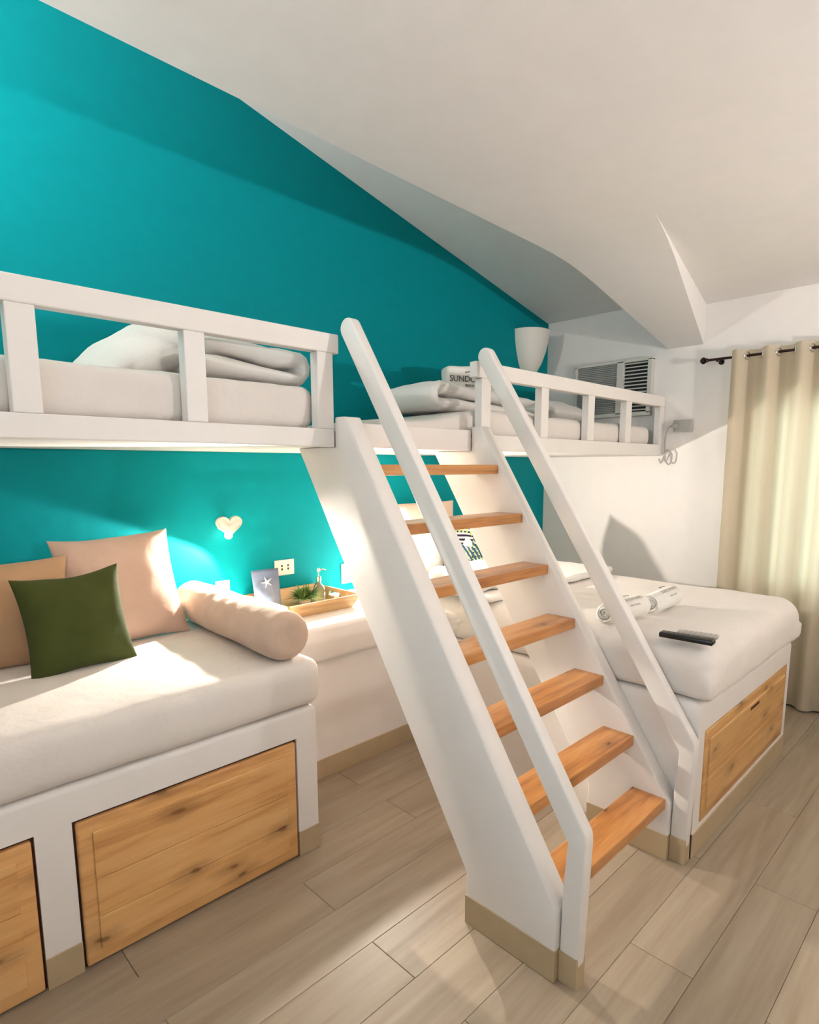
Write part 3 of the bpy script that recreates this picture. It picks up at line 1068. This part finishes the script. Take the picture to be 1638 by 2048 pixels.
# ================================================================== UPPER SCONCES (half cones)
def cone_sconce(loc, rz, label, lit, colr=(1.0, 0.94, 0.91)):
    """half cone on a wall; loc = point on the wall at rim height; rz turns local -Y into the room"""
    Mx = Matrix.Translation(loc) @ Matrix.Rotation(rz, 4, 'Z')
    t = thing('cone_sconce', label, 'lamp', tuple(Mx @ Vector((0, -0.01, -0.345))), 'half-cone wall sconces')

    def part(name, bm, mat, sh):
        bm.transform(Mx); obj(name, bm, mat, t, shade=sh)
    bm = BM()
    outer = [(0.040, -0.345), (0.075, -0.315), (0.115, -0.245), (0.146, -0.155), (0.164, -0.075), (0.172, 0.0)]
    inner = [(r_ - 0.008, z_ + (0.006 if i == 0 else 0)) for i, (r_, z_) in enumerate(outer)]
    lathe(bm, [(0.0, -0.345)] + outer + inner[::-1] + [(0.0, -0.339)], (0, -0.001, 0), 28, PI, 2 * PI)
    part('shade', bm, 'shade', 0.8)
    bm = BM(); box(bm, (-0.05, -0.012, -0.295), (0.05, -0.0005, -0.115), 0.003, 1); part('back_plate', bm, 'shade', None)
    bm = BM(); bmesh.ops.create_uvsphere(bm, u_segments=14, v_segments=10, radius=0.03, matrix=Matrix.Translation((0, -0.075, -0.06)))
    part('bulb', bm, 'bulb' if lit else 'plastic', 9.0)
    bm = BM(); tube(bm, [(0, -0.01, -0.175), (0, -0.05, -0.175), (0, -0.075, -0.16), (0, -0.075, -0.085)], 0.012, 10)
    part('lamp_holder', bm, 'plastic', 0.8)
    if lit:
        light('cone_sconce_light', 'POINT', tuple(Mx @ Vector((0, -0.085, 0.0))), lit, colr, shadow_soft_size=0.04)


cone_sconce((-0.295, 0.0, 2.595), 0.0, 'unlit white half-cone wall sconce in the corner above the right bunk', 0)
cone_sconce((X0, -0.52, 2.5), PI / 2, 'lit white half-cone wall sconce above the end of the left bunk', 115)
cone_sconce((-1.7, Y0, 1.62), PI, 'lit white half-cone wall sconce opposite the right bunk', 180)
cone_sconce((-4.2, Y0, 1.62), PI, 'lit white half-cone wall sconce opposite the left bunk', 66)


# ================================================================== RIGHT BED
YR = -2.085
bb = thing('built_in_bed', 'white built-in bed plinth with a pine door beside the stairs', 'bed base', (-1.45, -1.04, 0))
bm = BM()
XL_, XR_ = -2.0885, -0.808
box(bm, (XL_, YR + 0.05, 0.0), (XR_, -0.004, 0.515))
box_top(bm, (XL_, YR, 0.515), (XR_, -0.004, 0.645), 0.045, 6)
box(bm, (XL_, YR, 0.0), (-2.020, YR + 0.05, 0.515))
box(bm, (-0.858, YR, 0.0), (XR_, YR + 0.05, 0.515))
box(bm, (-2.020, YR, 0.0), (-0.858, YR + 0.05, 0.118))
obj('body', bm, 'white', bb, shade=0.6)
bm = BM(); box(bm, (-2.03, YR + 0.014, 0.11), (-0.85, YR + 0.055, 0.52)); obj('recess', bm, 'pine_z', bb)
bm = BM(); box(bm, (XL_ + 0.0, YR - 0.004, 0), (XR_ + 0.004, YR + 0.03, 0.103), 0.001, 1); obj('skirting', bm, 'skirt', bb)
bm = BM(); box(bm, (XR_ - 0.001, YR + 0.02, 0), (XR_ + 0.004, -0.01, 0.103), 0.001, 1); obj('skirting', bm, 'skirt', bb)
pine_door(bb, -2.014, -0.864, 0.123, 0.509, YR - 0.003, 'pine_r', 2, slot=(-1.475, -1.345, 0.435, 0.455))

bm = BM()
soft_slab(bm, (-2.082, -2.12, 0.646), (-0.785, -0.02, 0.865), 0.105, 50, 70, 10, 0.006, 3.0, 5.0, rbot=0.03)
o = obj('bed_mattress', bm, 'sheet', None, None, 9.0)
tag(o, 'thick white sheeted mattress on the bed under the right bunk', 'mattress')

# folded-back duvet over the head half
bm = BM()
soft_slab(bm, (-2.075, -1.06, 0.868), (-0.80, -0.57, 0.905), 0.018, 50, 34, 4, 0.007, 6.0, 8.0)
o = obj('bed_duvet', bm, 'sheet2', None, None, 9.0)
tag(o, 'white duvet folded back across the head of the lower bed', 'duvet')

# pillows of the bed
o = cushion('pillow', 0.60, 0.45, 0.12, 'beige2', (-1.55, -0.10, 0.868), (math.radians(-3), 0, 0), 0.02, seed=21, power=2.2)
tag(o, 'sand-coloured rounded pillow leaning on the teal wall at the bed head', 'pillow')
o = cushion('pillow', 0.46, 0.26, 0.12, 'sheet2', (-1.74, -0.245, 0.868), (math.radians(-10), 0, math.radians(4)), 0.03, seed=22)
tag(o, 'white pillow propped on the sand-coloured pillow of the lower bed', 'pillow')
o = cushion('pillow', 0.46, 0.30, 0.15, 'sheet2', (-1.03, -0.22, 0.868), (math.radians(-20), 0, math.radians(-4)), 0.03, seed=23)
tag(o, 'white pillow at the window side of the lower bed head', 'pillow')
o = cushion('cushion', 0.36, 0.32, 0.12, 'floral', (-1.40, -0.40, 0.866), (math.radians(-17), math.radians(-8), math.radians(-4)), 0.05, seed=25)
tag(o, 'white cushion with dark palm leaf print on the lower bed', 'cushion')
# rolled white blanket lying beside the stairs
bm = BM()
soft_slab(bm, (-2.06, -1.0, 0.907), (-1.62, -0.60, 1.0), 0.045, 24, 22, 8, 0.012, 8.0, 31.0)
o = obj('folded_blanket', bm, 'sheet2', None, None, 9.0)
tag(o, 'folded white blanket on the lower bed seen between the stair treads', 'blanket')


# rolled towels with print
def rolled_towel(loc, ang, label, rad=0.056, L=0.29):
    t = thing('rolled_towel', label, 'towel', loc, 'rolled towels on the lower bed')
    Mx = Matrix.Translation(loc) @ Matrix.Rotation(ang, 4, 'Z')
    bm = BM()
    # spiral cross-section extruded along local X
    th = 0.0105
    turns = 3.9
    N = 96
    outer, inner = [], []
    for k in range(N + 1):
        a = 2 * PI * turns * k / N
        rr_ = 0.006 + (rad - 0.006) * k / N
        outer.append((math.cos(a) * rr_, math.sin(a) * rr_ * 0.93))
        ri = max(0.001, rr_ - th)
        inner.append((math.cos(a) * ri, math.sin(a) * ri * 0.93))
    prof_ = outer + inner[::-1]
    xs = [0, 0.012, 0.05, 0.12, 0.2, L - 0.012, L]
    rings = []
    for x in xs:
        sc = 0.93 if x in (0, L) else 1.0
        rings.append([bm.verts.new(Mx @ Vector((x + 0.006 * math.sin(i * 0.35) * (1 if x < 0.03 else 0), p[0] * sc, p[1] * sc + rad * 0.93 + 0.001))) for i, p in enumerate(prof_)])
    n2 = len(prof_)
    for a, b in zip(rings, rings[1:]):
        for i in range(n2):
            bm.faces.new((a[i], b[i], b[(i + 1) % n2], a[(i + 1) % n2]))
    for ring, flip in ((rings[0], False), (rings[-1], True)):
        for k in range(N):
            q = (ring[k], ring[k + 1], ring[n2 - 2 - k], ring[n2 - 1 - k])
            bm.faces.new(q if not flip else q[::-1])
    obj('roll', bm, 'towel', t, shade=0.9)
    # print wrapped on the upper front of the roll
    for body, size, ang0, mat in (('SUNDOWNERS', 0.026, 0.95, 'inkpale'), ('BEACH VILLAS', 0.012, 0.45, 'inkpale')):
        tb = text_mesh(body, size, 0.0003)
        for v in tb.verts:
            a = ang0 + v.co.y / rad
            rr_ = rad + 0.0012 + v.co.z
            v.co = Mx @ Vector((L * 0.55 + v.co.x, -math.cos(a) * rr_, math.sin(a) * rr_ * 0.93 + rad * 0.93 + 0.001))
        obj('print', tb, mat, t)
    bm = BM()
    for p0, p1 in (((-0.03, 0.0), (0.0, 0.02)), ((0.0, 0.02), (0.034, 0.004))):
        pr_ = []
        for k in range(6):
            s = k / 5
            x = p0[0] + (p1[0] - p0[0]) * s; y_ = p0[1] + (p1[1] - p0[1]) * s
            a = 1.62 + y_ / rad
            pr_.append(Mx @ Vector((L * 0.55 + x, -math.cos(a) * (rad + 0.0012), math.sin(a) * (rad + 0.0012) * 0.93 + rad * 0.93 + 0.001)))
        tube(bm, pr_, 0.0016, 6)
    obj('logo', bm, 'ink', t)
    return t


rolled_towel((-1.74, -1.715, 0.866), math.radians(2), 'rolled white towel with grey print nearest the window')
rolled_towel((-2.06, -1.66, 0.866), math.radians(-6), 'rolled white towel with grey print partly behind the handrail')


# remotes
def remote(loc, ang, L, W_, H_, mat, label):
    t = thing('remote_control', label, 'remote', loc)
    Mx = Matrix.Translation(loc) @ Matrix.Rotation(ang, 4, 'Z')
    bm = BM(); box(bm, (0, -W_ / 2, 0.001), (L, W_ / 2, H_), 0.006, 3); bm.transform(Mx); obj('case', bm, mat, t, shade=0.6)
    k = 0
    for i in range(7):
        for j in (-1, 0, 1):
            bm = BM(); box(bm, (0.028 + i * 0.018, j * 0.012 - 0.003, H_ - 0.001), (0.035 + i * 0.018, j * 0.012 + 0.003, H_ + 0.0008), 0.001, 1)
            bm.transform(Mx); obj('button', bm, 'acgrey' if mat == 'silver' else 'buttonk', t)
    return t


remote((-2.05, -1.90, 0.868), math.radians(-86), 0.20, 0.048, 0.022, 'black', 'black remote control on the bed near the handrail')
remote((-1.965, -1.935, 0.868), math.radians(-80), 0.15, 0.042, 0.016, 'silver', 'pale grey remote control right behind the black remote')

# ================================================================== LOFT BEDDING
bm = BM()
soft_slab(bm, (-5.0, -0.945, 1.684), (-3.02, -0.02, 1.845), 0.045, 60, 30, 8, 0.007, 4.0, 12.0)
o = obj('bunk_mattress', bm, 'sheet', None, None, 9.0)
tag(o, 'white sheeted mattress on the left bunk of the loft', 'mattress')


def sagR(p, h):
    t = max(0, min(1, (p.x + 2.55) / 0.65)); t = t * t * (3 - 2 * t)
    p.z = 1.684 + (p.z - 1.684) * (0.45 + 0.55 * t)
    return p


bm = BM()
soft_slab(bm, (-2.68, -0.945, 1.684), (-0.10, -0.02, 1.828), 0.05, 70, 30, 8, 0.007, 4.0, 15.0, sag=sagR)
o = obj('bunk_mattress', bm, 'sheet', None, None, 9.0)
tag(o, 'white sheeted mattress on the right bunk of the loft', 'mattress')


def folded(name, label, a, b, layers, rot, seed, mat='sheet2', bulge=0.5):
    """folded duvet: one long sheet folded in layers about its long ends, along local X; a, b are the world corners before rotation"""
    a = Vector(a); b = Vector(b)
    L_, D_, H_ = b.x - a.x, b.y - a.y, b.z - a.z
    th = H_ / layers
    path = []
    for k in range(layers):
        zc = th * (k + 0.5)
        seg = [(L_ * t, zc) for t in (0.0, 0.08, 0.2, 0.35, 0.5, 0.65, 0.8, 0.92, 1.0)]
        if k % 2:
            seg = seg[::-1]
        path += seg
        if k < layers - 1:
            xe = seg[-1][0]
            sg = 1 if xe > L_ / 2 else -1
            for q in range(1, 5):
                t = PI * q / 5
                path.append((xe + sg * math.sin(t) * th * 0.5, zc + th / 2 - math.cos(t) * th / 2))
    pts = [Vector((x, 0, z)) for x, z in path]
    n = len(pts)
    NY = 22
    bm = BM()
    T, Bt = [], []
    ht = th * 0.47
    for i, p in enumerate(pts):
        d = (pts[min(i + 1, n - 1)] - pts[max(i - 1, 0)]).normalized()
        nn = Vector((-d.z, 0, d.x))
        e = 0.45 if i in (0, n - 1) else 1.0
        rt, rb = [], []
        for j in range(NY + 1):
            v = 2 * j / NY - 1
            f = (1 - abs(v) ** 5) ** 0.5
            yy = v * D_ / 2 + 0.012 * fbm((p.x, v, p.z), 4, seed)
            for lst, s in ((rt, 1), (rb, -1)):
                q = p + nn * (s * ht * e * max(0.12, f))
                q = Vector((q.x + 0.010 * fbm((q.x, yy, q.z), 6, seed + 3), yy, q.z + 0.014 * fbm((q.x, yy, q.z * 3), 5, seed + 9) * (0.3 + q.z / H_)))
                q.z = max(0.0, q.z)
                lst.append(bm.verts.new(q))
        T.append(rt); Bt.append(rb)
    for i in range(n - 1):
        for j in range(NY):
            bm.faces.new((T[i][j], T[i][j + 1], T[i + 1][j + 1], T[i + 1][j]))
            bm.faces.new((Bt[i][j + 1], Bt[i][j], Bt[i + 1][j], Bt[i + 1][j + 1]))
        for j in (0, NY):
            bm.faces.new((T[i][j], T[i + 1][j], Bt[i + 1][j], Bt[i][j]))
    for i in (0, n - 1):
        for j in range(NY):
            bm.faces.new((T[i][j], Bt[i][j], Bt[i][j + 1], T[i][j + 1]))
    bmesh.ops.translate(bm, verts=bm.verts[:], vec=(-L_ / 2, 0, 0))
    Mx = Matrix.Translation(((a.x + b.x) / 2, (a.y + b.y) / 2, a.z)) @ Matrix.Rotation(rot[1], 4, 'Y') @ Matrix.Rotation(rot[2], 4, 'Z')
    bm.transform(Mx)
    o = obj(name, bm, mat, None, None, 9.0)
    tag(o, label, 'duvet')
    return o


folded('folded_duvet', 'folded white duvet on the left bunk by the stairs', (-3.42, -0.88, 1.856), (-3.04, -0.38, 2.0), 2, (0, math.radians(5), math.radians(-4)), 41)
folded('folded_duvet', 'folded white duvet on the right bunk behind the handrail', (-2.15, -0.80, 1.818), (-1.34, -0.34, 1.965), 2, (0, math.radians(1.5), PI), 44)
o = cushion('pillow', 0.60, 0.42, 0.20, 'sheet2', (-3.45, -0.70, 1.972), (math.radians(-88), math.radians(-27), math.radians(3)), 0.015, seed=51, power=2.2)
tag(o, 'white pillow lying against the folded duvet on the left bunk', 'pillow')
o = cushion('pillow', 0.62, 0.40, 0.15, 'sheet2', (-0.72, -0.68, 1.90), (math.radians(-84), 0, math.radians(3)), 0.03, seed=52)
tag(o, 'white pillow lying on the right bunk near the air conditioner', 'pillow')

# standing folded towel with print on the right bunk
tw = thing('folded_towel', 'folded white towel with dark print on the right bunk duvet', 'towel', (-1.50, -0.44, 1.955))
Mx = Matrix.Translation((-1.52, -0.44, 1.978)) @ Matrix.Rotation(math.radians(-20), 4, 'Z') @ Matrix.Rotation(math.radians(-8), 4, 'X')
bm = BM(); soft_slab(bm, (-0.17, -0.05, 0.0), (0.21, 0.05, 0.165), 0.03, 22, 8, 12, 0.006, 8, 61.0); bm.transform(Mx); obj('towel_body', bm, 'towel', tw, shade=9.0)
for body, size, dx, dz, mat in (('SUNDOWNERS', 0.052, 0.02, 0.062, 'ink'), ('BEACH  VILLAS', 0.02, 0.01, 0.034, 'ink')):
    tb = text_mesh(body, size, 0.001)
    for v in tb.verts:
        v.co = Mx @ Vector((dx + v.co.x, -0.0545 - v.co.z, dz + v.co.y))
    obj('print', tb, mat, tw)
bm = BM()
tube(bm, [Mx @ Vector(q) for q in ((-0.05, -0.054, 0.118), (-0.02, -0.054, 0.124), (0.0, -0.054, 0.142))], 0.003, 6)
tube(bm, [Mx @ Vector(q) for q in ((0.0, -0.054, 0.142), (0.02, -0.054, 0.124), (0.05, -0.054, 0.118))], 0.003, 6)
obj('logo', bm, 'ink', tw)

# ================================================================== AIR CONDITIONER, OUTLET, CORD
ac = thing('air_conditioner', 'white window air conditioner set in the right wall above the bunk', 'air conditioner', (-0.03, -0.6, 1.92))
bm = BM()
box(bm, (-0.045, -0.905, 1.915), (-0.001, -0.285, 1.945), 0.004, 2)
box(bm, (-0.045, -0.905, 2.305), (-0.001, -0.285, 2.33), 0.004, 2)
for ya, yb in ((-0.305, -0.285), (-0.69, -0.635), (-0.905, -0.872)):
    box(bm, (-0.045, ya, 1.93), (-0.001, yb, 2.32), 0.004, 2)
obj('casing', bm, 'acbody', ac)
bm = BM(); box(bm, (-0.02, -0.64, 1.94), (-0.012, -0.3, 2.31)); obj('grille_back', bm, 'acgrey', ac)
bm = BM()
for k in range(26):
    z = 1.95 + k * 0.0138
    box(bm, (-0.034, -0.637, z), (-0.020, -0.303, z + 0.0075))
obj('intake_grille', bm, 'acgrey', ac)
bm = BM(); box(bm, (-0.02, -0.875, 1.94), (-0.012, -0.685, 2.31)); obj('louver_back', bm, 'acdark', ac)
for k in range(14):
    z = 1.955 + k * 0.0257
    bm = BM(); prism(bm, [(-0.040, z), (-0.022, z + 0.006), (-0.022, z + 0.012), (-0.040, z + 0.007)], 'Y', -0.873, -0.689)
    obj('louver', bm, 'acbody', ac)
ou = thing('power_socket', 'grey wall socket box with plug beside the right bunk end', 'outlet', (-0.02, -1.13, 1.78))
bm = BM(); box(bm, (-0.035, -1.20, 1.785), (-0.001, -1.075, 1.868), 0.004, 2); obj('socket_box', bm, 'cord', ou)
bm = BM(); box(bm, (-0.065, -1.115, 1.81), (-0.03, -1.075, 1.845), 0.006, 2); obj('plug', bm, 'cord', ou)
bm = BM()
tube(bm, catmull([(-0.05, -1.08, 1.828), (-0.05, -1.05, 1.815), (-0.045, -1.03, 1.74), (-0.045, -1.035, 1.62), (-0.04, -1.05, 1.565), (-0.04, -1.075, 1.57), (-0.04, -1.08, 1.63),
                 (-0.045, -1.045, 1.66), (-0.04, -1.02, 1.60), (-0.04, -1.005, 1.57), (-0.04, -0.99, 1.60)], 8), 0.0055, 8)
o = obj('looped_cord', bm, 'cord', None, None, 9.0)
tag(o, 'grey power cord looping down from the wall socket by the right bunk', 'cord')

# ================================================================== CURTAIN
rod = thing('curtain_rod', 'thin dark bronze curtain rod with finial above the window', 'curtain rod', (-0.09, -2.4, 2.245))
bm = BM(); tube(bm, [(-0.09, -1.30, 2.2435), (-0.09, -3.62, 2.2435)], 0.0085, 12); obj('pole', bm, 'bronze', rod, shade=0.7)
bm = BM()
rg = []
for s, r_ in ((0.0, 0.009), (0.008, 0.016), (0.014, 0.010), (0.020, 0.020), (0.034, 0.023), (0.046, 0.014), (0.052, 0.004)):
    rg.append([bm.verts.new((-0.09 + r_ * math.cos(2 * PI * k / 14), -1.305 + s, 2.2435 + r_ * math.sin(2 * PI * k / 14))) for k in range(14)])
for a, b in zip(rg, rg[1:]):
    for i in range(14):
        bm.faces.new((a[i], a[(i + 1) % 14], b[(i + 1) % 14], b[i]))
bm.faces.new(rg[-1]); bm.faces.new(rg[0][::-1])
obj('finial', bm, 'bronze', rod, shade=0.7)
for yy in (-1.36, -3.58):
    bm = BM(); tube(bm, [(-0.001, yy, 2.235), (-0.05, yy, 2.235), (-0.09, yy, 2.233)], 0.006, 8); tube(bm, [(-0.001, yy, 2.235), (-0.006, yy, 2.235)], 0.018, 12)
    obj('bracket', bm, 'bronze', rod, shade=0.7)

cur = thing('window_curtain', 'cream grommet curtain hanging over the window in soft folds', 'curtain', (-0.09, -2.4, 0.015))
bm = BM()
CT = 2.283
PER = 0.178


def cx_at(y_, z):
    ph = 2 * PI * (y_ + 1.452) / PER
    s = (CT - z) / CT
    w1 = math.sin(ph)
    w1 = math.copysign(abs(w1) ** 0.75, w1)
    a = 0.048 * (1 - 0.25 * s)
    drift = 0.010 * s * math.sin(y_ * 9 + 1.0) + 0.012 * s * fbm((y_, z, 0), 2.0, 3)
    return -0.092 + a * w1 + drift


NYc, NZc = 420, 26
ye = -3.55
grid = []
for i in range(NYc + 1):
    y_ = -1.455 + (ye + 1.455) * i / NYc
    rowv = []
    for j in range(NZc + 1):
        z = CT - (CT - 0.015) * j / NZc
        s = (CT - z) / CT
        yy = y_ + 0.012 * s * math.sin(y_ * 5)
        rowv.append(bm.verts.new((cx_at(y_, z), yy, z)))
    grid.append(rowv)
for i in range(NYc):
    for j in range(NZc):
        bm.faces.new((grid[i][j], grid[i + 1][j], grid[i + 1][j + 1], grid[i][j + 1]))
pc = obj('cloth', bm, 'curtain', cur, shade=9.0)
# grommets where the cloth crosses the rod
k = 0
while True:
    yy = -1.452 - PER / 2 * k
    if yy < ye + 0.03:
        break
    if k > 0:
        dxdy = (cx_at(yy + 0.004, 2.2435) - cx_at(yy - 0.004, 2.2435)) / 0.008
        tdir = Vector((dxdy, 1, 0)).normalized()
        ctr = Vector((cx_at(yy, 2.2435), yy, 2.2435))
        bm = BM()
        pts = [ctr + (tdir * math.cos(2 * PI * q / 20) + Vector((0, 0, 1)) * math.sin(2 * PI * q / 20)) * 0.024 for q in range(21)]
        tube(bm, pts, 0.0055, 8, False)
        obj('grommet', bm, 'chrome', cur, shade=9.0)
    k += 1

# slate cable on the floor below the curtain
bm = BM()
tube(bm, catmull([(-0.03, -1.85, 0.012), (-0.035, -1.95, 0.012), (-0.05, -2.05, 0.012), (-0.04, -2.2, 0.012), (-0.06, -2.4, 0.012)], 8), 0.011, 8)
o = obj('floor_cable', bm, 'cordk', None, None, 9.0)
tag(o, 'slate grey cable lying on the floor under the curtain', 'cable')
